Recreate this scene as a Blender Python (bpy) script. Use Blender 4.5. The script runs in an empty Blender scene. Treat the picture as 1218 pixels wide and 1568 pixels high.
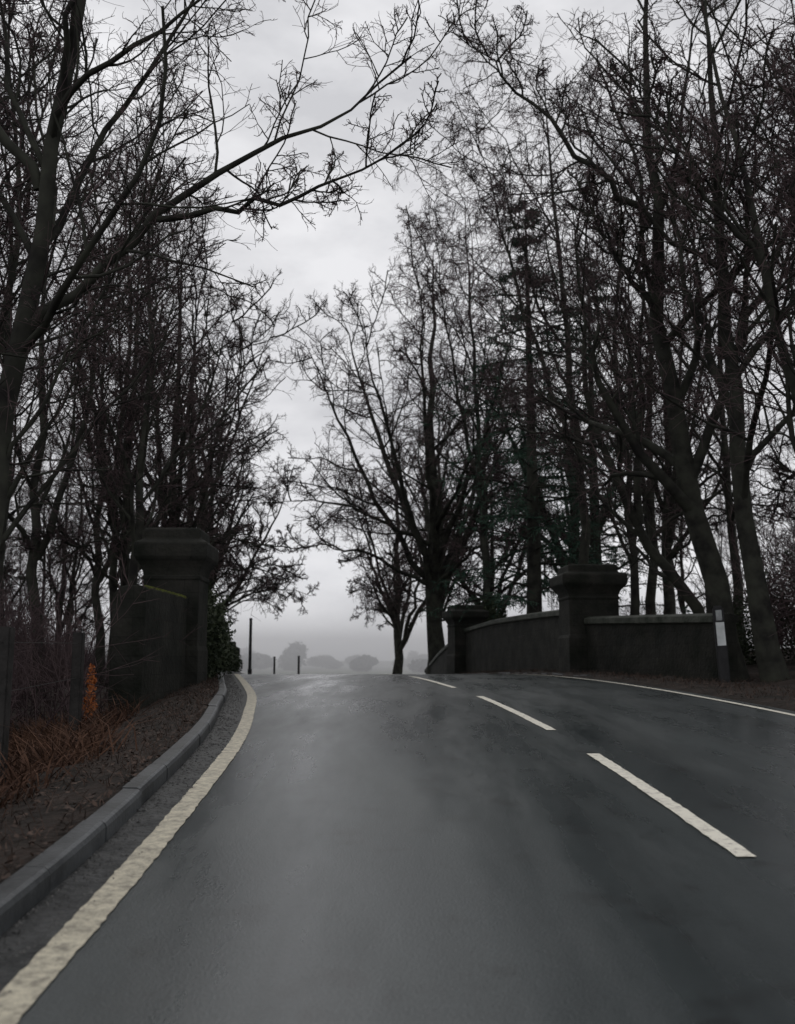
import bpy, bmesh, math, random
import numpy as np
from mathutils import Vector, Matrix

scene = bpy.context.scene
COL = scene.collection

# ------------------------------------------------------------------ helpers
def norm(v):
    return v / (np.linalg.norm(v, axis=-1, keepdims=True) + 1e-9)

def new_obj(name, mesh, parent=None, loc=(0, 0, 0), rz=0.0, sc=1.0):
    o = bpy.data.objects.new(name, mesh)
    COL.objects.link(o)
    o.location = loc
    o.rotation_euler = (0, 0, rz)
    o.scale = (sc, sc, sc) if not isinstance(sc, tuple) else sc
    if parent: o.parent = parent
    return o

def np_mesh(name, V, F, mats, midx=None, smooth=False):
    me = bpy.data.meshes.new(name)
    k = F.shape[1]
    me.vertices.add(len(V)); me.vertices.foreach_set("co", V.astype(np.float32).ravel())
    me.loops.add(F.size); me.loops.foreach_set("vertex_index", F.astype(np.int32).ravel())
    me.polygons.add(len(F))
    me.polygons.foreach_set("loop_start", np.arange(0, F.size, k, dtype=np.int32))
    for m in mats: me.materials.append(m)
    if midx is not None: me.polygons.foreach_set("material_index", midx.astype(np.int32))
    me.polygons.foreach_set("use_smooth", np.full(len(F), smooth))
    me.update(calc_edges=True)
    return me

def py_mesh(name, verts, faces, mats):
    me = bpy.data.meshes.new(name)
    me.from_pydata([tuple(map(float, v)) for v in verts], [], faces)
    for m in mats: me.materials.append(m)
    me.update()
    return me

# ------------------------------------------------------------------ materials
def mat(name):
    m = bpy.data.materials.new(name); m.use_nodes = True
    nt = m.node_tree
    return m, nt, nt.nodes["Principled BSDF"]

def noise_ramp(nt, scale, c0, c1, p0=0.35, p1=0.65, detail=6, vec=None, rough=0.6):
    n = nt.nodes.new("ShaderNodeTexNoise"); n.inputs["Scale"].default_value = scale
    n.inputs["Detail"].default_value = detail; n.inputs["Roughness"].default_value = rough
    if vec is None:
        g = nt.nodes.new("ShaderNodeNewGeometry"); vec = g.outputs["Position"]
    nt.links.new(vec, n.inputs["Vector"])
    r = nt.nodes.new("ShaderNodeValToRGB")
    r.color_ramp.elements[0].position = p0; r.color_ramp.elements[1].position = p1
    r.color_ramp.elements[0].color = (*c0, 1); r.color_ramp.elements[1].color = (*c1, 1)
    nt.links.new(n.outputs["Fac"], r.inputs["Fac"])
    return n, r

def bump(nt, bsdf, scale, strength, dist=0.02, vec=None, detail=6):
    n = nt.nodes.new("ShaderNodeTexNoise"); n.inputs["Scale"].default_value = scale
    n.inputs["Detail"].default_value = detail
    if vec is None:
        g = nt.nodes.new("ShaderNodeNewGeometry"); vec = g.outputs["Position"]
    nt.links.new(vec, n.inputs["Vector"])
    b = nt.nodes.new("ShaderNodeBump"); b.inputs["Strength"].default_value = strength
    b.inputs["Distance"].default_value = dist
    nt.links.new(n.outputs["Fac"], b.inputs["Height"]); nt.links.new(b.outputs["Normal"], bsdf.inputs["Normal"])
    return b

def simple(name, c0, c1, scale=3, rough=0.8, bs=None, bstr=0.5, bd=0.02, spec=0.3):
    m, nt, b = mat(name)
    n, r = noise_ramp(nt, scale, c0, c1, detail=3 if not bs else 6)
    nt.links.new(r.outputs["Color"], b.inputs["Base Color"])
    b.inputs["Roughness"].default_value = rough
    b.inputs["Specular IOR Level"].default_value = spec
    if bs: bump(nt, b, bs, bstr, bd)
    return m

M_bark = simple("bark", (0.020, 0.019, 0.018), (0.052, 0.054, 0.043), 2.5, 0.9, spec=0.08)
M_twig = simple("twig", (0.070, 0.053, 0.056), (0.125, 0.092, 0.092), 1.2, 0.9, spec=0.0)
M_needle = simple("needles", (0.026, 0.055, 0.040), (0.060, 0.098, 0.068), 1.2, 0.8, spec=0.1)
M_ivy = simple("evergreen_leaves", (0.018, 0.028, 0.015), (0.048, 0.060, 0.030), 2.5, 0.7, spec=0.25)
M_deadgrass = simple("dead_bracken", (0.038, 0.022, 0.017), (0.13, 0.072, 0.048), 2.0, 0.9, spec=0.1)
M_litter = simple("leaf_litter", (0.030, 0.022, 0.018), (0.095, 0.064, 0.050), 5, 0.8, spec=0.2)
M_grit = simple("grit", (0.02, 0.02, 0.02), (0.10, 0.098, 0.092), 8, 0.6, spec=0.4)
M_rust = simple("beech_leaves", (0.28, 0.08, 0.025), (0.46, 0.16, 0.05), 5, 0.8)
M_wood = simple("wet_wood", (0.015, 0.014, 0.013), (0.035, 0.032, 0.03), 6, 0.7, 20, 0.5)
M_black = simple("black_paint", (0.012, 0.012, 0.013), (0.025, 0.025, 0.026), 6, 0.5)
M_white = simple("white_panel", (0.50, 0.53, 0.52), (0.74, 0.77, 0.77), 3, 0.4)
M_greyp = simple("grey_panel", (0.20, 0.21, 0.21), (0.34, 0.36, 0.36), 8, 0.4)
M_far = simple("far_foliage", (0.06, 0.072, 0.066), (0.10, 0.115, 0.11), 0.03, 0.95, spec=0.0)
M_moss = simple("moss", (0.08, 0.095, 0.02), (0.21, 0.23, 0.06), 12, 0.9, 40, 0.6)

M_stone, nt, b = mat("wet_dark_stone")
g = nt.nodes.new("ShaderNodeNewGeometry")
sx = nt.nodes.new("ShaderNodeSeparateXYZ"); nt.links.new(g.outputs["Position"], sx.inputs[0])
ad = nt.nodes.new("ShaderNodeMath"); ad.operation = 'ADD'
nt.links.new(sx.outputs[0], ad.inputs[0]); nt.links.new(sx.outputs[1], ad.inputs[1])
cb = nt.nodes.new("ShaderNodeCombineXYZ"); nt.links.new(ad.outputs[0], cb.inputs[0]); nt.links.new(sx.outputs[2], cb.inputs[1])
br = nt.nodes.new("ShaderNodeTexBrick"); br.inputs["Scale"].default_value = 1.0
br.inputs["Brick Width"].default_value = 0.62; br.inputs["Row Height"].default_value = 0.27
br.inputs["Mortar Size"].default_value = 0.008; br.inputs["Mortar Smooth"].default_value = 0.8
br.inputs["Color1"].default_value = (0.020, 0.021, 0.020, 1); br.inputs["Color2"].default_value = (0.028, 0.028, 0.026, 1)
br.inputs["Mortar"].default_value = (0.015, 0.015, 0.015, 1)
nt.links.new(cb.outputs[0], br.inputs["Vector"])
n, r = noise_ramp(nt, 1.8, (0.35, 0.44, 0.32), (1.6, 1.5, 1.4), 0.3, 0.72, 8)
mx = nt.nodes.new("ShaderNodeMix"); mx.data_type = 'RGBA'; mx.blend_type = 'MULTIPLY'; mx.inputs[0].default_value = 1
nt.links.new(br.outputs["Color"], mx.inputs[6]); nt.links.new(r.outputs["Color"], mx.inputs[7])
nt.links.new(mx.outputs[2], b.inputs["Base Color"]); b.inputs["Roughness"].default_value = 0.85
b.inputs["Specular IOR Level"].default_value = 0.2
bump(nt, b, 14, 0.7, 0.03)
M_coping = simple("wet_coping_stone", (0.022, 0.028, 0.019), (0.085, 0.090, 0.074), 3, 0.65, 20, 0.6, 0.03)

M_road, nt, b = mat("wet_asphalt")
g = nt.nodes.new("ShaderNodeNewGeometry")
mp = nt.nodes.new("ShaderNodeMapping"); mp.inputs["Scale"].default_value = (1.0, 0.16, 1.0)
nt.links.new(g.outputs["Position"], mp.inputs["Vector"])
n1, r1 = noise_ramp(nt, 1.3, (0.014, 0.020, 0.021), (0.038, 0.047, 0.048), 0.3, 0.7, vec=mp.outputs[0])
n2, r2 = noise_ramp(nt, 130, (0.5, 0.5, 0.5), (1.7, 1.7, 1.7), 0.35, 0.7, 2)
mx = nt.nodes.new("ShaderNodeMix"); mx.data_type = 'RGBA'; mx.blend_type = 'MULTIPLY'; mx.inputs[0].default_value = 0.7
nt.links.new(r1.outputs["Color"], mx.inputs[6]); nt.links.new(r2.outputs["Color"], mx.inputs[7])
n4, r4 = noise_ramp(nt, 2.6, (0.5, 0.5, 0.5), (1, 1, 1), 0.30, 0.42, 4)
mx2 = nt.nodes.new("ShaderNodeMix"); mx2.data_type = 'RGBA'; mx2.blend_type = 'MULTIPLY'; mx2.inputs[0].default_value = 1
nt.links.new(mx.outputs[2], mx2.inputs[6]); nt.links.new(r4.outputs["Color"], mx2.inputs[7])
nt.links.new(mx2.outputs[2], b.inputs["Base Color"])
n3, r3 = noise_ramp(nt, 1.5, (0.17, 0.17, 0.17), (0.44, 0.44, 0.44), 0.32, 0.68, 6, vec=mp.outputs[0])
nt.links.new(r3.outputs["Color"], b.inputs["Roughness"])
b.inputs["Specular IOR Level"].default_value = 0.62
bump(nt, b, 90, 0.25, 0.007, detail=4)

M_gutter = simple("gutter_grit", (0.008, 0.009, 0.009), (0.055, 0.056, 0.055), 6, 0.6, 25, 0.9, 0.04, 0.4)
M_kerb = simple("kerb_stone", (0.024, 0.027, 0.028), (0.070, 0.075, 0.078), 3, 0.4, 25, 0.5, 0.012, 0.5)

def paint(name, col, dirt, p0, p1):
    m, nt, b = mat(name)
    n, r = noise_ramp(nt, 16, dirt, col, p0, p1, 9, rough=0.85)
    nt.links.new(r.outputs["Color"], b.inputs["Base Color"]); b.inputs["Roughness"].default_value = 0.55
    bump(nt, b, 110, 0.2, 0.003)
    return m
M_line = paint("worn_cream_paint", (0.58, 0.53, 0.40), (0.14, 0.125, 0.10), 0.36, 0.58)
M_dash = paint("worn_white_paint", (0.76, 0.73, 0.62), (0.22, 0.20, 0.18), 0.35, 0.50)

M_ground, nt, b = mat("woodland_ground")
n, r = noise_ramp(nt, 2.0, (0.011, 0.010, 0.008), (0.046, 0.034, 0.028), 0.3, 0.72, 9)
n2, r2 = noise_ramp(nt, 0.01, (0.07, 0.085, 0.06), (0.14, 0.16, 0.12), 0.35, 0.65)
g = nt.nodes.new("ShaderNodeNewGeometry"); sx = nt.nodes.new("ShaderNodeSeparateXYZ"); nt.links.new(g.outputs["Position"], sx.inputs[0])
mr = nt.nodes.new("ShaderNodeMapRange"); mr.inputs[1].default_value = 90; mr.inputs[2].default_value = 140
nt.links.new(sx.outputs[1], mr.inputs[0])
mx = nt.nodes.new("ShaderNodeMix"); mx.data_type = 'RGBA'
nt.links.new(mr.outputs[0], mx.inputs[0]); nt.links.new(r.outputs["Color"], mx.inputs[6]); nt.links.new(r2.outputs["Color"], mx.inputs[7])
nt.links.new(mx.outputs[2], b.inputs["Base Color"]); b.inputs["Roughness"].default_value = 0.9
b.inputs["Specular IOR Level"].default_value = 0.2
bump(nt, b, 9, 0.9, 0.08)

# ------------------------------------------------------------------ road curves
def zroad(y):
    y = np.asarray(y, float)
    z = 0.072 * y - 0.00144 * y * y
    yc = 42.36; zc = 0.072 * yc - 0.00144 * yc * yc
    z = np.where(y > yc, zc - 0.05 * (y - yc), z)
    z = np.where(y < 0, 0.072 * y, z)
    return np.maximum(z, -3.0)

YD = np.arange(-60, 400, 0.25)
def smooth_curve(ys, xs, w=9):
    v = np.interp(YD, ys, xs)
    k = np.hanning(w * 2 + 1); k /= k.sum()
    return np.convolve(np.pad(v, w, mode='edge'), k, mode='valid')
_L = smooth_curve([-60, -10, 3, 5, 8.5, 10.2, 14.9, 17, 24, 30, 40, 60, 70, 80, 100, 150, 400],
                  [-1.0, -1.2, -1.21, -1.25, -1.42, -1.56, -2.16, -2.55, -3.85, -4.9, -5.6, -6.0, -6.6, -8, -13, -30, -150])
_R = smooth_curve([-60, -10, 5, 11.5, 16.7, 24, 30, 40, 60, 70, 80, 100, 150, 400],
                  [5.2, 5.0, 4.9, 4.7, 4.38, 3.85, 3.15, 1.4, 1.0, 0.4, -1.0, -6, -23, -143])
_C = smooth_curve([-60, -10, 5, 8.5, 10.2, 14.9, 17.2, 24, 30, 40, 60, 80, 150, 400],
                  [1.8, 1.8, 1.74, 1.66, 1.58, 1.24, 0.98, 0.30, -0.7, -2.1, -2.5, -4.5, -26, -146])
XL = lambda y: np.interp(y, YD, _L)
XR = lambda y: np.interp(y, YD, _R)
XC = lambda y: np.interp(y, YD, _C)
def kerbx(y): return XL(y) - np.interp(y, [2, 5, 8, 12, 18, 30], [0.30, 0.27, 0.30, 0.36, 0.40, 0.38])

def strip(name, ys, xa, xb, dz, m, nx=2, parent=None, wob=0.0):
    rr = np.random.default_rng(len(ys))
    V = []; F = []
    for y, a, b_ in zip(ys, xa, xb):
        ja, jb = rr.normal(0, wob, 2) if wob else (0, 0)
        a += ja; b_ += jb
        for j in range(nx):
            t = j / (nx - 1); V.append((a + (b_ - a) * t, y, float(zroad(y)) + dz))
    for i in range(len(ys) - 1):
        for j in range(nx - 1):
            p = i * nx + j; F.append((p, p + 1, p + nx + 1, p + nx))
    return new_obj(name, py_mesh(name, V, F, [m]), parent)

yr = np.concatenate([np.arange(-20, 60, 0.5), np.arange(60, 300, 4)])
strip("road", yr, XL(yr) - 0.06, XR(yr) + 0.25, 0.0, M_road, 6)
strip("gutter", yr, kerbx(yr), XL(yr) - 0.06, 0.0, M_gutter, 3)
ll = np.arange(-5, 60, 0.05)
strip("edge_line", ll, XL(ll) - 0.068, XL(ll) + 0.068, 0.006, M_line, wob=0.003)
rl = np.arange(-5, 60, 0.3)
strip("edge_line", rl, XR(rl) - 0.05, XR(rl) + 0.05, 0.006, M_dash, wob=.003)
cl = bpy.data.objects.new("centre_line", None); COL.objects.link(cl)
for i, (a, b_) in enumerate([(-4, 0), (5.06, 8.5), (10.2, 14.9), (17.2, 23.6), (26.5, 31), (33, 37)]):
    ys = np.linspace(a, b_, 50)
    strip("dash_%d" % i, ys, XC(ys) - 0.052, XC(ys) + 0.052, 0.006, M_dash, parent=cl, wob=.003)

def kerb(name, ky, xf, hgt, wid, jit, skip=0.0, seed=4, parent=None):
    rng = np.random.default_rng(seed)
    V = []; F = []
    for i in range(len(ky) - 1):
        a, b_ = ky[i] + 0.004, ky[i + 1] - 0.004
        if rng.random() < skip: continue
        jz = rng.normal(0, jit); jx = rng.normal(0, jit * 1.3); base = len(V); sub = 4
        for s in range(sub):
            y = a + (b_ - a) * s / (sub - 1)
            x0 = float(xf(y)) + jx; z0 = float(zroad(y)) + jz
            for dx, dz in [(0.0, -0.1), (0.0, hgt - .03), (-0.012, hgt - .010), (-0.03, hgt), (-wid, hgt + .002), (-wid, -0.1)]: V.append((x0 + dx, y, z0 + dz))
        n = 6
        for s in range(sub - 1):
            for j in range(n - 1):
                p = base + s * n + j; F.append((p, p + n, p + n + 1, p + 1))
        F.append(tuple(base + j for j in range(n))); F.append(tuple(base + (sub - 1) * n + j for j in reversed(range(n))))
    return new_obj(name, py_mesh(name, V, F, [M_kerb]), parent)
kerb("kerb", np.arange(-12, 60, 0.915), kerbx, .11, .12, .003)
kerb("kerb", np.arange(17, 40, .5), lambda y: XR(y) + .42 + np.interp(y, [17, 24, 40], [.25, .0, .0]), .05, .12, .014, .35, 9)

rng = np.random.default_rng(7)
gy = np.concatenate([np.arange(-60, -10, 5), np.arange(-10, 60, 0.4), np.arange(60, 130, 3), np.arange(130, 400, 20), [450, 600, 900, 1500, 3000]])
loff = [3000, 1500, 700, 300, 120, 60, 40, 28, 20, 14, 10, 7.5, 5.5, 4.2, 3.3, 2.6, 2.0, 1.6, 1.25, 0.95, 0.7, 0.5, 0.3, 0.115]
LP = ([0.115, 0.4, 0.9, 1.6, 2.6, 5, 20, 60], [0.10, 0.09, -0.03, -0.30, -0.48, -0.50, -0.9, -1.5])
RP = ([-0.03, 0.06, 0.3, 1.0, 2.0, 5, 12, 60], [-0.05, 0.03, 0.08, 0.05, 0.0, 0.3, 1.0, 1.5])
V = []; cols = None
for y in gy:
    xk = float(kerbx(y)); xr = float(XR(y)) + 0.25; z0 = float(zroad(y))
    row = []
    far = min(1.0, max(0.0, (y - 60) / 60))
    for o in loff:
        dz = float(np.interp(o, *LP)) * (1 - far)
        nz = (0.015 + 0.03 * min(o, 6)) * rng.normal() if o > 0.4 else 0
        row.append((xk - o, y, z0 + dz + max(min(nz, 0.12), -0.12) * 0.7))
    row.append((xk - .07, y, z0 - .08))
    for t in (0.12, 0.5, 0.88):
        row.append((xk + (xr - xk) * t, y, z0 - 0.08))
    for o in [-0.06, 0.06, 0.25, 0.5, 0.8, 1.2, 1.7, 2.3, 3, 4, 5.5, 7.5, 10, 14, 20, 28, 40, 60, 120, 300, 700, 1500, 3000]:
        dz = float(np.interp(o, *RP)) * (1 - far)
        nz = max(min((0.01 + 0.03 * min(o, 5)) * rng.normal(), 0.1), -0.1) * 0.8 if o > 0.1 else 0
        row.append((xr + o, y, z0 + dz + nz))
    cols = len(row); V += row
V = np.array(V); nr = len(gy)
idx = np.arange(nr * cols).reshape(nr, cols)
F = np.stack([idx[:-1, :-1], idx[:-1, 1:], idx[1:, 1:], idx[1:, :-1]], -1).reshape(-1, 4)
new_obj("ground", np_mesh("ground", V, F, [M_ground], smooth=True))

def gz(x, y):
    xk = float(kerbx(y)); xr = float(XR(y)) + 0.25; z0 = float(zroad(y))
    far = min(1.0, max(0.0, (y - 60) / 60))
    if x < xk: return z0 + (1 - far) * float(np.interp(xk - x, *LP))
    if x > xr: return z0 + (1 - far) * float(np.interp(x - xr, *RP))
    return z0

# ------------------------------------------------------------------ trees
def grow(S, D, L, R0, k, wob, up, rng, tip=0.3):
    N = len(S); P = np.empty((N, k, 3)); p = S.copy(); d = norm(D)
    for i in range(k):
        P[:, i] = p
        d = norm(d + rng.normal(0, wob, (N, 3)) + np.array([0, 0, up]))
        p = p + d * (L / (k - 1))[:, None]
    t = np.linspace(0, 1, k)
    return P, R0[:, None] * (1 - (1 - tip) * t)[None, :]

def plen(P): return np.linalg.norm(np.diff(P, axis=1), axis=2).sum(1)

def spawn(P, R, n, t0, t1, a0, a1, lr, rr, rng, rmin=0.004, fall=0.55, flat=0.0):
    N, k, _ = P.shape
    t = (np.arange(n)[None, :] + rng.random((N, n))) / n * (t1 - t0) + t0
    f = t * (k - 1); i = np.clip(f.astype(int), 0, k - 2); f = f - i
    r_ = np.arange(N)[:, None]
    A = P[r_, i]; B = P[r_, i + 1]
    pos = A + (B - A) * f[..., None]; tan = norm(B - A)
    rad = (R[r_, i] * (1 - f) + R[r_, i + 1] * f)
    rv = rng.normal(0, 1, tan.shape)
    rv[..., 2] *= (1 - flat)
    perp = norm(rv - (rv * tan).sum(-1, keepdims=True) * tan)
    a = np.radians(rng.uniform(a0, a1, t.shape))[..., None]
    D = tan * np.cos(a) + perp * np.sin(a)
    L = plen(P)[:, None] * lr * (1 - fall * t) * rng.uniform(0.55, 1.35, t.shape)
    Rn = np.maximum(rad * rr * rng.uniform(0.7, 1.1, t.shape), rmin)
    return pos.reshape(-1, 3), D.reshape(-1, 3), L.ravel(), Rn.ravel()

def tubes(P, R, sides):
    N, k, _ = P.shape
    T = np.empty_like(P); T[:, 1:-1] = P[:, 2:] - P[:, :-2]; T[:, 0] = P[:, 1] - P[:, 0]; T[:, -1] = P[:, -1] - P[:, -2]
    T = norm(T)
    ref = np.where(np.abs(T[:, :1, 2:3]) > 0.8, np.array([1.0, 0, 0]), np.array([0, 0, 1.0]))
    U = norm(np.cross(T, np.broadcast_to(ref, T.shape))); W = np.cross(T, U)
    an = np.arange(sides) * 2 * np.pi / sides
    ring = P[:, :, None] + R[:, :, None, None] * (U[:, :, None] * np.cos(an)[:, None] + W[:, :, None] * np.sin(an)[:, None])
    V = ring.reshape(-1, 3)
    idx = np.arange(N * k * sides).reshape(N, k, sides)
    nx = np.roll(idx, -1, axis=2)
    F = np.stack([idx[:, :-1], nx[:, :-1], nx[:, 1:], idx[:, 1:]], -1).reshape(-1, 4)
    return V, F

def assemble(name, parts, mats):
    Vs, Fs, Ms = [], [], []; off = 0
    for V, F, m in parts:
        Vs.append(V); Fs.append(F + off); Ms.append(np.full(len(F), m)); off += len(V)
    return np_mesh(name, np.concatenate(Vs), np.concatenate(Fs), mats, np.concatenate(Ms), smooth=True)

def resample(pts, k, rng, jit=0.04):
    pts = np.array(pts, float)
    s = np.concatenate([[0], np.cumsum(np.linalg.norm(np.diff(pts, axis=0), axis=1))])
    t = np.linspace(0, s[-1], k * 6)
    q = np.stack([np.interp(t, s, pts[:, j]) for j in range(3)], 1)
    w = 7; kern = np.hanning(w * 2 + 1); kern /= kern.sum()
    q2 = np.stack([np.convolve(np.pad(q[:, j], w, mode='edge'), kern, mode='valid') for j in range(3)], 1)
    q2[0] = q[0]; q2[-1] = q[-1]
    q2 = q2[np.linspace(0, len(q2) - 1, k).astype(int)]
    q2[1:] += rng.normal(0, jit, (k - 1, 3))
    return q2

def tree_mesh(name, seed, stems, radii, levels, k0=14, tip0=0.06, twist=1.0):
    rng = np.random.default_rng(seed)
    P = np.stack([resample(s, k0, rng, 0.06 * twist) for s in stems])
    t = np.linspace(0, 1, k0)
    R = np.array(radii)[:, None] * (1 - (1 - tip0) * t)[None]
    R = np.maximum(R, .012)
    R[0] = R[0] * (1 + 0.5 * np.exp(-t * 14))
    parts = [(*tubes(P, R, 8), 0)]
    for li, lv in enumerate(levels):
        S, D, L, R0 = spawn(P, R, lv['n'], lv.get('t0', 0.15), lv.get('t1', 1.0), lv['a'][0], lv['a'][1], lv['lr'], lv['rr'], rng, lv.get('rmin', 0.005), lv.get('fall', 0.55))
        P, R = grow(S, D, L, R0, lv['k'], lv['wob'], lv['up'], rng)
        R = np.maximum(R, lv.get('rmin', 0.005) * 0.7)
        parts.append((*tubes(P, R, lv['s']), 0 if li < 2 else 1))
    return assemble(name, parts, [M_bark, M_twig])

def std_levels(n=(15, 9, 7, 6), up=(0.10, 0.07, 0.04, 0.0), a1=(28, 55), lr1=0.5, t0=0.25, rmin=0.006, droop=0.0, tb=.018):
    return [dict(n=n[0], t0=t0, a=a1, lr=lr1, rr=0.55, k=9, wob=0.16, up=up[0], s=5, fall=0.5, rmin=tb * 1.6),
            dict(n=n[1], t0=0.15, a=(35, 75), lr=0.5, rr=0.6, k=7, wob=0.22, up=up[1], s=4, rmin=tb),
            dict(n=n[2], t0=0.12, a=(35, 75), lr=0.55, rr=0.5, k=5, wob=0.24, up=up[2] - droop, s=3, rmin=rmin * 1.5, fall=.4),
            dict(n=n[3], t0=0.12, a=(30, 70), lr=0.62, rr=0.55, k=3, wob=0.22, up=up[3] - droop, s=3, rmin=rmin, fall=0.3)]

UP = {}
UP[0] = tree_mesh("upright_a", 11, [[(0, 0, -.4), (.2, .1, 5), (-.1, .3, 10), (.3, 0, 16)]], [0.15], std_levels(n=(19, 8, 6, 4), lr1=0.34, a1=(25, 55), t0=.2))
UP[1] = tree_mesh("upright_b", 12, [[(0, 0, -.4), (-.3, 0, 4), (-.2, -.2, 9), (-.7, .3, 15)], [(-.2, 0, 3.5), (.8, .3, 7), (1.1, .5, 13.5)]], [0.16, 0.10], std_levels(n=(12, 7, 6, 4), lr1=0.36, a1=(25, 55)))
def fan(name, seed, H, W, ns, zf, r, n=(9, 8, 6, 4), rmin=.009, lean=0.0, lowlimbs=3):
    r_ = np.random.default_rng(seed); stems = [[(0, 0, -.4), (.05 + lean * .1, 0, H * .2), (.2 + lean * .4, .1, H * .55), (lean, .1, H)]]; rad = [r]
    for i in range(ns):
        az = i * 2.4 + r_.uniform(-.4, .4); z0 = H * zf * r_.uniform(.7, 1.4)
        w = W * r_.uniform(.55, 1.0); top = H * r_.uniform(.62, .92)
        c, s = math.cos(az), math.sin(az)
        stems.append([(0, 0, z0), (c * w * .42, s * w * .42, z0 + (top - z0) * .35), (c * w * .75 + lean * .5, s * w * .75, z0 + (top - z0) * .7), (c * w + lean * .7, s * w, top)])
        rad.append(r * r_.uniform(.35, .55))
    for i in range(lowlimbs):
        az = i * 2.1 + .5 + r_.uniform(-.5, .5); z0 = H * r_.uniform(.2, .38); c, s = math.cos(az), math.sin(az); w = W * r_.uniform(.9, 1.15)
        stems.append([(0, 0, z0), (c * w * .5, s * w * .5, z0 + H * .08), (c * w * .8, s * w * .8, z0 + H * .09), (c * w, s * w, z0 + H * .07)])
        rad.append(r * .28)
    return tree_mesh(name, seed, stems, rad, std_levels(n=n, lr1=0.34, a1=(30, 65), t0=.18, rmin=rmin, up=(.06, .03, .01, 0), tb=.022))
FN = {0: fan("beech_a", 101, 19, 6.6, 8, .2, .38, lowlimbs=4), 1: fan("beech_b", 102, 17, 5.4, 5, .16, .30, lowlimbs=4), 2: fan("beech_c", 103, 16, 4.2, 4, .25, .22, rmin=.007, lowlimbs=2)}
BI = tree_mesh("birch", 31, [[(0, 0, -.4), (.2, 0, 5), (-.2, .2, 10), (-.6, .3, 17)], [(0.1, 0, 5), (-1.4, .3, 10), (-2.6, .4, 15)]], [0.16, 0.09],
               std_levels(n=(15, 8, 7, 5), lr1=0.34, a1=(25, 50), t0=.35, up=(.08, -.04, -.16, -.25), rmin=.006, tb=.012))

rg = random.Random(5)
def place(name, me, x, y, sc=1.0, parent=None, rz=None):
    return new_obj(name, me, parent, (x, y, gz(x, y)), rg.uniform(0, 6.28) if rz is None else rz, sc)

for me, x, y, s in [(UP[0], -5.6, 13.2, .72), (UP[1], -6.6, 16, .8), (UP[0], -5.6, 20.5, .80), (UP[1], -8.0, 22, .9),
                    (FN[2], -7.0, 30, .92), (FN[2], -8.8, 40, 1.05), (FN[1], -11.0, 56, 1.05), (UP[0], -7.4, 26, .9), (UP[1], -9.6, 32, 1.0),
                    (FN[2], -6.9, 25, .78), (FN[1], -9.4, 46, .9), (UP[1], -5.6, 10.5, .72)]:
    place("bare_tree", me, x, y, s)
for me, x, y, s in [(FN[0], 2.0, 51, 1.2), (FN[1], 0.1, 82, 1.35), (FN[1], 6.2, 66, 1.3), (FN[0], 9.5, 52, 1.05), (FN[2], 2.6, 64, 1.3),
                    (UP[1], 8.6, 33, 1.15), (UP[0], 10.5, 30, 1.1), (FN[2], 10.8, 23, .95), (UP[0], 9.0, 16.5, .95), (UP[1], 9.2, 20, 1.0), (FN[2], 10.5, 38, 1.15), (UP[0], 6.9, 28.5, 1.0)]:
    place("bare_tree", me, x, y, s)
place("birch_tree", BI, 5.9, 31.5, 1.25, rz=0.2)
place("birch_tree", BI, 3.9, 43.5, 1.3, rz=1.0)

wd = bpy.data.objects.new("background_woodland", None); COL.objects.link(wd)
k = 0
for i in range(54):
    side = -1 if i < 34 else 1
    y = rg.uniform(15, 80)
    if side < 0: x = -rg.uniform(9 + y * 0.12, 15 + y * 0.38)
    else: x = rg.uniform(12 + y * 0.05, 18 + y * 0.40)
    me = rg.choice([UP[0], UP[1], UP[0], FN[2]])
    new_obj("tree_%d" % k, me, wd, (x, y, gz(x, y) - .2), rg.uniform(0, 6.28), rg.uniform(.7, 1.05)); k += 1

lev = [dict(n=12, t0=0.2, a=(25, 60), lr=0.36, rr=0.5, k=9, wob=0.15, up=0.05, s=5, fall=.4, rmin=.011),
       dict(n=8, t0=0.12, a=(30, 65), lr=0.5, rr=0.55, k=7, wob=0.18, up=0.03, s=4, rmin=0.007),
       dict(n=6, t0=0.1, a=(30, 70), lr=0.5, rr=0.55, k=5, wob=0.22, up=0.02, s=3, rmin=0.0045),
       dict(n=3, t0=0.1, a=(30, 65), lr=0.65, rr=0.6, k=4, wob=0.2, up=0.0, s=3, rmin=0.003)]
stems = [[(-4.25, 9.5, -0.2), (-4.1, 9.5, 1.6), (-3.96, 9.5, 2.7), (-3.78, 9.5, 5.0), (-3.4, 9.4, 7.8), (-2.9, 9.3, 12.5)],
         [(-3.8, 9.5, 4.5), (-3.05, 9.5, 5.22), (-2.47, 9.45, 5.77), (-1.82, 9.45, 6.33), (-1.2, 9.4, 6.60), (-.47, 9.4, 6.9), (.1, 9.3, 7.45)],
         [(-2.47, 9.45, 5.75), (-1.87, 9.3, 5.77), (-1.13, 9.2, 5.83), (-.33, 9.1, 6.12), (.25, 9.0, 6.45)],
         [(-3.7, 9.5, 5.4), (-3.1, 9.9, 7.0), (-2.4, 10.2, 8.6), (-1.6, 10.3, 10.5)],
         [(-4.0, 9.5, 2.9), (-3.3, 9.3, 4.2), (-2.7, 9.0, 5.0), (-2.3, 8.8, 5.9)],
         [(-3.7, 9.5, 6.1), (-4.6, 9.2, 7.4), (-5.4, 9, 9.5)],
         [(-3.5, 9.5, 6.9), (-3.3, 8.9, 7.6), (-2.8, 8.4, 8.4), (-2.2, 8.2, 9.4)]]
new_obj("bare_tree", tree_mesh("leaning_roadside_tree", 41, stems, [0.16, 0.065, 0.038, 0.045, 0.028, 0.06, .04], lev, twist=.5))
levr = std_levels(n=(12, 8, 6, 4), lr1=0.36, a1=(28, 60), t0=.2, rmin=.006, tb=.016)
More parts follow.
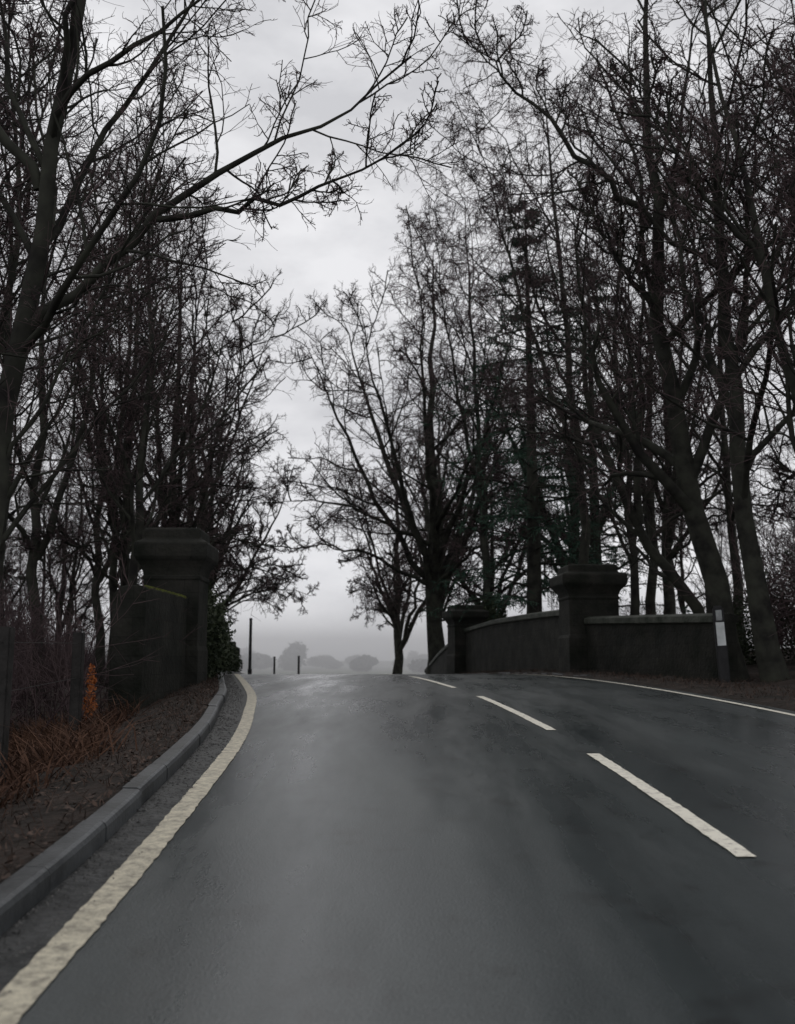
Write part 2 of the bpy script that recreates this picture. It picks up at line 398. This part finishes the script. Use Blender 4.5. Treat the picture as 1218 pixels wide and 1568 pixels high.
new_obj("bare_tree", tree_mesh("bank_tree_a", 51, [
    [(6.8, 20, .4), (6.5, 20, 2.6), (6.1, 20, 4.9), (5.58, 20, 8.6), (5.54, 20, 11.3), (5.6, 20, 18)],
    [(5.5, 20, 10.6), (4.6, 19.8, 11.4), (3.85, 19.6, 12.1), (2.6, 19.4, 13.4), (1.3, 19.2, 14.7)],
    [(5.6, 20, 8.4), (4.6, 19.5, 9.6), (3.8, 19.2, 11.3)],
    [(6.1, 20, 5.0), (7.2, 19.5, 8.0), (7.6, 19, 13)]], [0.28, 0.09, 0.08, 0.12], levr))
new_obj("bare_tree", tree_mesh("bank_tree_b", 52, [
    [(7.15, 18.5, .4), (6.8, 18.5, 2.6), (6.53, 18.5, 4.65), (6.45, 18.5, 8.0), (6.5, 18.5, 11), (6.2, 18.5, 16.5)],
    [(6.5, 18.5, 6.0), (5.6, 18, 8.2), (5.0, 17.6, 11.5)],
    [(6.5, 18.5, 7.0), (7.6, 18, 9.4), (8.0, 17.6, 13.5)]], [0.22, 0.09, 0.09], levr))
new_obj("bare_tree", tree_mesh("bank_tree_c", 53, [
    [(6.9, 15, .3), (6.6, 15, 2.8), (6.3, 15, 5.4), (5.85, 15, 7.6), (5.5, 15, 10), (5.2, 15, 14)],
    [(6.35, 15, 5.0), (6.4, 14.6, 7.0), (6.5, 14.4, 11)],
    [(5.85, 15, 7.6), (4.7, 14.6, 8.9), (3.7, 14.3, 10.4)]], [0.13, 0.07, 0.06], levr))
new_obj("bare_tree", tree_mesh("bank_tree_d", 54, [
    [(7.7, 24, .6), (7.3, 24, 2.4), (6.3, 24, 4.1), (5.4, 24, 5.6), (4.8, 24, 8.0), (4.6, 24, 13)],
    [(6.0, 24, 4.6), (6.1, 24, 8), (6.4, 23.6, 13)]], [0.17, 0.11], levr))

def conifer(name, seed, H, r0, z0, spread, foliage=1.0, nb=85):
    rng = np.random.default_rng(seed)
    P = resample([(0, 0, -.4), (.05, 0, H * .5), (0, 0.05, H)], 16, rng, .01)[None]
    R = (r0 * (1 - 0.95 * np.linspace(0, 1, 16)))[None]
    parts = [(*tubes(P, R, 10), 0)]
    t = np.linspace(z0 / H, .98, nb) + rng.normal(0, .004, nb)
    az = rng.uniform(0, 6.28, nb)
    S = np.stack([np.zeros(nb), np.zeros(nb), t * H], 1)
    D = np.stack([np.cos(az), np.sin(az), rng.uniform(.0, .35, nb)], 1)
    L = spread * np.clip((1 - t) * 1.9 + 0.06, 0, 1) * rng.uniform(.6, 1.1, nb)
    B, BR = grow(S, D, L, np.full(nb, .045), 9, .05, -.055, rng)
    parts.append((*tubes(B, BR, 5), 0))
    S, D, L, R0 = spawn(B, BR, 18, .15, 1, 45, 75, .28, .4, rng, .008, .6, flat=.8)
    Q, QR = grow(S, D, L, R0, 4, .12, -.10, rng); parts.append((*tubes(Q, QR, 3), 1))
    n = int(8 * foliage)
    S, D, L, R0 = spawn(Q, QR, n, .0, 1, 30, 80, .4, .4, rng, .01)
    N = len(S); D = norm(D + np.array([0, 0, -.35])); l = rng.uniform(.10, .28, N)[:, None]
    side = norm(np.cross(D, rng.normal(0, 1, (N, 3)))) * rng.uniform(.012, .028, N)[:, None]
    Vq = np.stack([S - side, S + side, S + D * l + side * .4, S + D * l - side * .4], 1).reshape(-1, 3)
    parts.append((Vq, np.arange(N * 4).reshape(N, 4), 1))
    return assemble(name, parts, [M_bark, M_needle])
CO = conifer("conifer_mesh", 61, 18.5, .34, 2.6, 4.4)
new_obj("conifer_tree", CO, None, (5.0, 36, gz(5, 36)), 0.4, 1.0)
new_obj("conifer_tree", CO, None, (9.0, 44, gz(9.0, 44)), 2.4, 1.05)

def thicket(seed, n, R, H, m):
    rng = np.random.default_rng(seed)
    S = np.stack([rng.uniform(-R, R, n), rng.uniform(-R, R, n), np.full(n, -.1)], 1)
    D = np.stack([rng.normal(0, .35, n), rng.normal(0, .35, n), np.ones(n)], 1)
    P, Rr = grow(S, D, rng.uniform(.5, 1, n) * H, np.full(n, .014), 6, .12, .02, rng)
    parts = [(*tubes(P, Rr, 3), 0)]
    a = spawn(P, Rr, 9, .15, 1, 20, 60, .5, .6, rng, .006); P, Rr = grow(*a, 4, .15, .03, rng); parts.append((*tubes(P, Rr, 3), 0))
    a = spawn(P, Rr, 4, .1, 1, 20, 60, .6, .6, rng, .006); P, Rr = grow(*a, 3, .15, 0, rng); parts.append((*tubes(P, Rr, 3), 0))
    return assemble("thicket", parts, [m])
TH = thicket(71, 46, 1.6, 2.6, M_twig)
un = bpy.data.objects.new("undergrowth", None); COL.objects.link(un)
k = 0
for i in range(84):
    if i < 46:
        y = rg.uniform(10, 46); x = float(kerbx(y)) - rg.uniform(3.2 + (y > 15) * .8, 14); s = rg.uniform(.7, 1.25)
    elif i < 70:
        y = rg.uniform(27, 60); x = float(XR(y)) + rg.uniform(3.8, 16); s = rg.uniform(.6, 1.1)
    else:
        y = rg.uniform(20, 28); x = rg.uniform(.47 * y + .5, .47 * y + 4); s = rg.uniform(1.0, 1.6)
    new_obj("thicket_%d" % k, TH, un, (x, y, gz(x, y)), rg.uniform(0, 6.28), s); k += 1

def leaf_cloud(name, blobs, n, size, m, seed=1):
    rng = np.random.default_rng(seed); C = []
    for (x, y, z, a, b_, c) in blobs:
        q = norm(rng.normal(0, 1, (n, 3))) * (rng.random((n, 1)) ** .45)
        q += rng.normal(0, .09, q.shape)
        C.append(q * np.array([a, b_, c]) + np.array([x, y, z]))
    C = np.concatenate(C); N = len(C)
    a = norm(rng.normal(0, 1, (N, 3))); b2 = norm(np.cross(a, rng.normal(0, 1, (N, 3))))
    s = rng.uniform(.5, 1.2, (N, 1)) * size
    V = np.stack([C - a * s, C + b2 * s * .55, C + a * s, C - b2 * s * .55], 1).reshape(-1, 3)
    return np_mesh(name, V, np.arange(N * 4).reshape(N, 4), [m])

rng = np.random.default_rng(3)
blobs = []
for y in np.arange(18.3, 37, .6):
    x = np.interp(y, [18, 24, 30, 37], [-3.55, -4.62, -5.55, -6.2]); h = np.interp(y, [18, 26, 37], [1.75, 1.5, .7])
    blobs.append((x + rng.normal(0, .06), y, float(zroad(y)) + h * .5, .45, .55, h * .6 * rng.uniform(.8, 1.15)))
new_obj("hedge", leaf_cloud("hedge", blobs, 1300, .05, M_ivy, 3))
new_obj("evergreen_shrub", leaf_cloud("shrub", [(3.95, 43, 2.2, .8, .8, 2.0), (4.3, 43.3, 2.9, .55, .6, 1.2)], 5000, .06, M_ivy, 4))
new_obj("holly_bush", leaf_cloud("holly", [(8.6, 25, 1.6, 1.1, 1, 1.4), (10, 24.6, 2.4, 1.2, 1, 1.7), (9.6, 21, 1.8, 1, 1, 1.5)], 5000, .05, M_ivy, 6))
new_obj("beech_sapling", leaf_cloud("beech", [(-4.22, 13.7, .98, .07, .12, .26), (-4.26, 13.8, .66, .1, .15, .22)], 170, .035, M_rust, 8))

# distant treeline: rounded crowns of mixed size
rng = np.random.default_rng(17)
blobs = []
for i in range(70):
    y = rng.uniform(330, 560); x = rng.uniform(-190, 160); h = rng.uniform(4.5, 7.5) * y / 400
    if -50 < x < -38: h *= 1.5
    if x < -72: h *= 1.5
    for j in range(3):
        blobs.append((x + rng.normal(0, 4), y, -3 + h * rng.uniform(.3, .75), rng.uniform(3, 6.5), 4, h * rng.uniform(.22, .4)))
new_obj("distant_treeline", leaf_cloud("distant", blobs, 420, 1.1, M_far, 9))
mm = bpy.data.materials.new("mist"); mm.use_nodes = True; mt = mm.node_tree; mt.nodes.clear()
vo = mt.nodes.new("ShaderNodeVolumePrincipled"); oo = mt.nodes.new("ShaderNodeOutputMaterial")
vo.inputs["Color"].default_value = (.99, .99, 1, 1); vo.inputs["Density"].default_value = .0050; vo.inputs["Anisotropy"].default_value = 0.6
mt.links.new(vo.outputs[0], oo.inputs["Volume"])
bm = bmesh.new(); bmesh.ops.create_cube(bm, size=1.0)
for v in bm.verts: v.co = Vector((v.co.x * 1600, 130 + (v.co.y + .5) * 450, -3.6 + (v.co.z + .5) * 17))
me = bpy.data.meshes.new("mist"); bm.to_mesh(me); bm.free(); me.materials.append(mm); new_obj("mist", me)

# ------------------------------------------------------------------ dead grass, litter, grit
def blades(name, pts, h0, h1, w, lean, m, seed):
    rng = np.random.default_rng(seed); N = len(pts)
    h = rng.uniform(h0, h1, N)[:, None]; az = rng.uniform(0, 6.28, N)
    s = np.stack([np.cos(az), np.sin(az), np.zeros(N)], 1) * w
    d = np.stack([rng.normal(0, lean, N), rng.normal(0, lean, N), np.ones(N)], 1)
    d2 = d + np.stack([rng.normal(0, lean, N), rng.normal(0, lean, N), -.5 * np.ones(N)], 1)
    A = pts - s; B = pts + s; M = pts + d * h * .6; T = M + d2 * h * .5
    V = np.stack([A, B, M + s * .7, M - s * .7, T + s * .1, T - s * .1], 1).reshape(-1, 3)
    i = np.arange(N)[:, None] * 6
    F = np.concatenate([i + np.array([[0, 1, 2, 3]]), i + np.array([[3, 2, 4, 5]])])
    return np_mesh(name, V, F, [m])
rng = np.random.default_rng(12)
pts = []
for c in range(260):
    y = rng.uniform(2.8, 13); x = float(kerbx(y)) - rng.uniform(.9, 3.0) - (.25 if y > 9 else 0)
    for j in range(int(rng.uniform(12, 42))):
        xx, yy = x + rng.normal(0, .15), y + rng.normal(0, .17)
        pts.append((xx, yy, gz(xx, yy) - .03))
new_obj("dead_bracken", blades("bracken", np.array(pts), .10, .48, .008, .6, M_deadgrass, 13))
pts = []
for c in range(9000):
    y = rng.uniform(2.0, 30); x = float(kerbx(y)) - .14 - rng.random() ** 1.3 * 3.0
    pts.append((x, y, gz(x, y)))
new_obj("verge_grass", blades("grass", np.array(pts), .03, .11, .004, .7, M_litter, 14))
pts = []
for c in range(7000):
    y = rng.uniform(9, 40); x = float(XR(y)) + .32 + rng.random() * 3.0
    pts.append((x, y, gz(x, y)))
new_obj("verge_grass", blades("grass_r", np.array(pts), .04, .14, .005, .6, M_litter, 15))
N = 10000
y = rng.uniform(2.0, 22, N); side = rng.random(N) < .75
x = np.where(side, kerbx(y) - .12 - rng.random(N) ** 1.3 * 3, XR(y) + .3 + rng.random(N) * 3)
z = np.array([gz(a, b_) for a, b_ in zip(x, y)]) + .02
C = np.stack([x, y, z], 1)
a = norm(rng.normal(0, 1, (N, 3)) * np.array([1, 1, .35])); b2 = norm(np.cross(a, np.array([0, 0, 1.0]) + rng.normal(0, .3, (N, 3))))
s = rng.uniform(.010, .028, (N, 1))
V = np.stack([C - a * s, C + b2 * s * .6, C + a * s, C - b2 * s * .6], 1).reshape(-1, 3)
new_obj("fallen_leaves", np_mesh("fallen_leaves", V, np.arange(N * 4).reshape(N, 4), [M_litter]))
N = 3600
y = rng.uniform(1.6, 26, N); t = rng.random(N) ** 1.5
x = kerbx(y) + .01 + t * .24
C = np.stack([x, y, zroad(y)], 1)
s = rng.uniform(.003, .015, (N, 1))
oct_ = np.array([[1, 0, 0], [0, 1, 0], [-1, 0, 0], [0, -1, 0], [0, 0, .8], [0, 0, -.3]])
V = (C[:, None] + s[:, None] * oct_[None] * rng.uniform(.6, 1.3, (N, 6, 1))).reshape(-1, 3)
ft = np.array([[0, 1, 4], [1, 2, 4], [2, 3, 4], [3, 0, 4], [1, 0, 5], [2, 1, 5], [3, 2, 5], [0, 3, 5]])
F = (np.arange(N)[:, None, None] * 6 + ft[None]).reshape(-1, 3)
new_obj("gutter_debris", np_mesh("grit", V, F, [M_grit]))

# ------------------------------------------------------------------ piers and parapets
def loft_pier(name, cx, cy, sections, rz=0.0):
    V = []; F = []
    c, s = math.cos(rz), math.sin(rz)
    for hx, hy, z in sections:
        for sx_, sy_ in ((-1, -1), (1, -1), (1, 1), (-1, 1)):
            X, Y = sx_ * hx, sy_ * hy
            V.append((cx + X * c - Y * s, cy + X * s + Y * c, z))
    n = len(sections)
    for i in range(n - 1):
        for j in range(4):
            F.append((i * 4 + j, i * 4 + (j + 1) % 4, (i + 1) * 4 + (j + 1) % 4, (i + 1) * 4 + j))
    F.append((3, 2, 1, 0)); F.append(tuple((n - 1) * 4 + j for j in range(4)))
    o = new_obj(name, py_mesh(name, V, F, [M_stone, M_coping]))
    bv = o.modifiers.new("bevel", 'BEVEL'); bv.width = 0.02; bv.segments = 2; bv.limit_method = 'ANGLE'
    return o
def pier_sections(h, d, zb, zt):
    prof = [(1.05, zb), (1.05, zb + 1.25), (1.0, zb + 1.33), (1.0, zt - .90),
            (1.04, zt - .885), (1.04, zt - .835), (1.0, zt - .82), (1.02, zt - .76), (1.06, zt - .70), (1.12, zt - .64), (1.20, zt - .58), (1.26, zt - .54),
            (1.30, zt - .50), (1.31, zt - .44), (1.31, zt - .30), (1.28, zt - .26), (1.16, zt - .23), (1.04, zt - .20), (1.01, zt - .18),
            (1.0, zt - .04), (.96, zt - .01), (.92, zt)]
    return [(h * a, d * a, z) for a, z in prof]
loft_pier("stone_pier", -3.86, 17.1, pier_sections(.475, .46, .2, 3.54), 0.02)
loft_pier("stone_pier", 4.97, 25.6, pier_sections(.64, .6, .6, 3.72), 0.06)
loft_pier("stone_pier", 2.85, 41.4, pier_sections(.62, .6, .2, 3.55), 0.2)
loft_pier("stone_pier", -6.9, 39.0, pier_sections(.50, .5, -.6, 2.0), 0.2)

def wall(name, path, thick=0.42, cop=0.06, rounded=False):
    n = len(path); V = []; F = []; mi = []
    if rounded:
        prof = lambda zb, zt: [(-thick / 2, zb), (-thick / 2, zt - .24), (-thick / 2 + .015, zt - .14), (-thick / 2 + .05, zt - .07), (-thick / 2 + .11, zt - .02),
                               (-thick / 2 + .18, zt), (thick / 2 - .04, zt), (thick / 2 + .02, zt - .03), (thick / 2 + .02, zt - .11), (thick / 2, zb)]
    else:
        prof = lambda zb, zt: [(-thick / 2, zb), (-thick / 2, zt - .20), (-thick / 2 - cop, zt - .185), (-thick / 2 - cop, zt - .05), (-thick / 4, zt),
                               (thick / 4, zt), (thick / 2 + cop, zt - .05), (thick / 2 + cop, zt - .185), (thick / 2, zt - .20), (thick / 2, zb)]
    for i, (x, y, zb, zt) in enumerate(path):
        a = path[max(i - 1, 0)]; b_ = path[min(i + 1, n - 1)]
        d = Vector((b_[0] - a[0], b_[1] - a[1])).normalized(); nx, ny = d.y, -d.x
        for o, z in prof(zb, zt): V.append((x + nx * o, y + ny * o, z))
    m = 10
    for i in range(n - 1):
        for j in range(m - 1):
            p = i * m + j; F.append((p, p + m, p + m + 1, p + 1)); mi.append(1 if 1 <= j <= 7 and not rounded else 0)
    F.append(tuple(range(m))); F.append(tuple((n - 1) * m + j for j in reversed(range(m)))); mi += [0, 0]
    me = py_mesh(name, V, F, [M_stone, M_coping]); me.polygons.foreach_set("material_index", mi)
    o = new_obj(name, me)
    bv = o.modifiers.new("bevel", 'BEVEL'); bv.width = 0.012; bv.segments = 2; bv.limit_method = 'ANGLE'
    return o
def dense(path, k=10):
    a = np.array(path, float); s = np.linspace(0, len(a) - 1, (len(a) - 1) * k + 1)
    q = np.stack([np.interp(s, np.arange(len(a)), a[:, j]) for j in range(4)], 1)
    w = 5; kern = np.hanning(w * 2 + 1); kern /= kern.sum()
    q2 = np.stack([np.convolve(np.pad(q[:, j], w, mode='reflect', reflect_type='odd'), kern, mode='valid') for j in range(4)], 1)
    return [tuple(r_) for r_ in q2]
wall("stone_parapet", dense([(4.75, 26.25, .3, 2.66), (4.35, 30.5, .3, 2.74), (3.65, 36, .2, 2.76), (3.0, 40.78, 0, 2.6)]))
wall("stone_parapet", dense([(2.7, 42.05, -.2, 2.3), (2.2, 47, -.4, 1.7), (1.7, 53, -.8, .8)]))
wall("stone_parapet", dense([(5.0, 24.98, .4, 2.38), (5.55, 22.4, .4, 2.30), (6.4, 19.2, .3, 2.20)]), .46)
wall("stone_parapet", dense([(-3.84, 14.0, -.2, 2.35), (-3.82, 15.3, -.2, 2.36), (-3.80, 16.6, -.2, 2.35)]), .46, .035, True)
wall("stone_parapet", dense([(-3.95, 17.60, .1, 1.95), (-4.9, 23.5, .1, 1.9), (-5.9, 30, .1, 1.7), (-6.8, 38.48, 0, 1.3)]), .4)
rng = np.random.default_rng(20)
N = 3000
y = rng.uniform(14.02, 16.5, N)
x = np.interp(y, [14, 16.5], [-3.60, -3.56]) - np.abs(rng.normal(0, .05, N)) + .01; C = np.stack([x, y, 2.345 + rng.uniform(-.04, .014, N)], 1)
a = norm(rng.normal(0, 1, (N, 3))); b2 = norm(np.cross(a, rng.normal(0, 1, (N, 3)))); s = rng.uniform(.005, .013, (N, 1))
V = np.stack([C - a * s, C + b2 * s * .6, C + a * s, C - b2 * s * .6], 1).reshape(-1, 3)
new_obj("moss", np_mesh("moss", V, np.arange(N * 4).reshape(N, 4), [M_moss]))

# ------------------------------------------------------------------ small furniture
def bx(bm, cx, cy, cz, sx_, sy_, sz, mi=0, bev=.006):
    r = bmesh.ops.create_cube(bm, size=1.0)
    for v in r['verts']: v.co = Vector((v.co.x * sx_ + cx, v.co.y * sy_ + cy, v.co.z * sz + cz))
    fs = set(f for v in r['verts'] for f in v.link_faces)
    for f in fs: f.material_index = mi
    if bev:
        es = set(e for f in fs for e in f.edges)
        bmesh.ops.bevel(bm, geom=list(es), offset=bev, segments=2, affect='EDGES')
def bm_obj(name, bm, mats, loc, rot=(0, 0, 0)):
    me = bpy.data.meshes.new(name); bm.to_mesh(me); bm.free()
    for m in mats: me.materials.append(m)
    o = new_obj(name, me, None, loc); o.rotation_euler = rot; return o
bm = bmesh.new()
bx(bm, 0, 0, .63, .21, .055, 1.5, 0, .01)
bx(bm, 0, -.032, .90, .17, .006, .44, 1, .002)
bx(bm, -.005, -.032, 1.25, .12, .006, .20, 2, .002)
bx(bm, 0, 0, 1.40, .15, .05, .06, 0, .01)
bm_obj("marker_post", bm, [M_black, M_white, M_greyp], (6.13, 18.6, gz(6.13, 18.6) + .02), (0, math.radians(-3), .1))
def pole(name, x, y, top, r):
    bm = bmesh.new(); zb = gz(x, y) - .2
    h = top - zb
    bmesh.ops.create_cone(bm, cap_ends=True, segments=12, radius1=r * 1.15, radius2=r, depth=h, matrix=Matrix.Translation((0, 0, h / 2)))
    bmesh.ops.create_cone(bm, cap_ends=True, segments=12, radius1=r * 1.35, radius2=r * .9, depth=.06, matrix=Matrix.Translation((0, 0, h + .03)))
    bmesh.ops.create_cone(bm, cap_ends=True, segments=12, radius1=r * 1.5, radius2=r * 1.5, depth=.5, matrix=Matrix.Translation((0, 0, .25)))
    bm_obj(name, bm, [M_black], (x, y, zb))
pole("steel_post", -5.75, 38.6, 2.85, .055)
pole("steel_post", -8.7, 70, 1.45, .07)
pole("steel_post", -6.98, 70, 1.5, .075)
bm = bmesh.new()
fp = [(-3.02, 7.6, 1.55), (-3.55, 11, 1.6), (-2.75, 4.4, 1.35)]
for x, y, zt in fp:
    zb = gz(x, y) - .2
    bx(bm, x, y, (zb + zt) / 2, .11, .11, zt - zb, 0, .01)
for (x0, y0, z0), (x1, y1, z1) in ((fp[2], fp[0]), (fp[0], fp[1])):
    for dz in (.12, .5):
        a = Vector((x0, y0, z0 - dz)); b_ = Vector((x1, y1, z1 - dz)); d = b_ - a
        q = d.to_track_quat('Z', 'Y').to_matrix().to_4x4(); q.translation = (a + b_) / 2
        bmesh.ops.create_cone(bm, cap_ends=True, segments=5, radius1=.003, radius2=.003, depth=d.length, matrix=q)
bm_obj("timber_fence", bm, [M_wood], (0, 0, 0))

# ------------------------------------------------------------------ sky and light
w = bpy.data.worlds.new("World"); scene.world = w; w.use_nodes = True
nt = w.node_tree; bg = nt.nodes["Background"]
sky = nt.nodes.new("ShaderNodeTexSky"); sky.sky_type = 'NISHITA'; sky.sun_disc = False
sky.sun_elevation = math.radians(48); sky.sun_rotation = math.radians(-15)
bw = nt.nodes.new("ShaderNodeRGBToBW"); nt.links.new(sky.outputs[0], bw.inputs[0])
tc = nt.nodes.new("ShaderNodeTexCoord")
mp = nt.nodes.new("ShaderNodeMapping"); mp.inputs["Scale"].default_value = (1, 1, 2.2); mp.inputs["Location"].default_value = (3.1, 0.4, 0.2)
nt.links.new(tc.outputs["Generated"], mp.inputs[0])
nn = nt.nodes.new("ShaderNodeTexNoise"); nn.inputs["Scale"].default_value = 4.2; nn.inputs["Detail"].default_value = 6; nn.inputs["Roughness"].default_value = .55
nt.links.new(mp.outputs[0], nn.inputs["Vector"])
rp = nt.nodes.new("ShaderNodeValToRGB")
rp.color_ramp.elements[0].position = .38; rp.color_ramp.elements[0].color = (6.0, 6.05, 6.4, 1)
rp.color_ramp.elements[1].position = .62; rp.color_ramp.elements[1].color = (8.8, 8.8, 9.1, 1)
nt.links.new(nn.outputs["Fac"], rp.inputs[0])
mx = nt.nodes.new("ShaderNodeMix"); mx.data_type = 'RGBA'; mx.inputs[0].default_value = .85
nt.links.new(bw.outputs[0], mx.inputs[6]); nt.links.new(rp.outputs[0], mx.inputs[7])
nt.links.new(mx.outputs[2], bg.inputs[0]); bg.inputs[1].default_value = 0.1
sl = bpy.data.lights.new("sun", 'SUN'); sl.energy = 0.5; sl.angle = math.radians(25); sl.color = (1, .97, .93)
so = bpy.data.objects.new("sun", sl); COL.objects.link(so)
so.rotation_euler = (math.radians(-42), 0, math.radians(15))

# ------------------------------------------------------------------ camera
cd = bpy.data.cameras.new("camera"); co = bpy.data.objects.new("camera", cd); COL.objects.link(co)
co.location = (0, 0, 1.3); co.rotation_euler = (math.radians(90 + 8.57), 0, 0)
cd.sensor_fit = 'HORIZONTAL'; cd.sensor_width = 36; cd.lens = 36 * 1500 / 1218
cd.clip_start = .05; cd.clip_end = 6000
cd.dof.use_dof = True; cd.dof.focus_distance = 9.5; cd.dof.aperture_fstop = 44.3 / 16
scene.camera = co
scene.view_settings.view_transform = 'Standard'; scene.view_settings.look = 'None'; scene.view_settings.exposure = 0
print("unique faces", sum(len(m.polygons) for m in bpy.data.meshes))
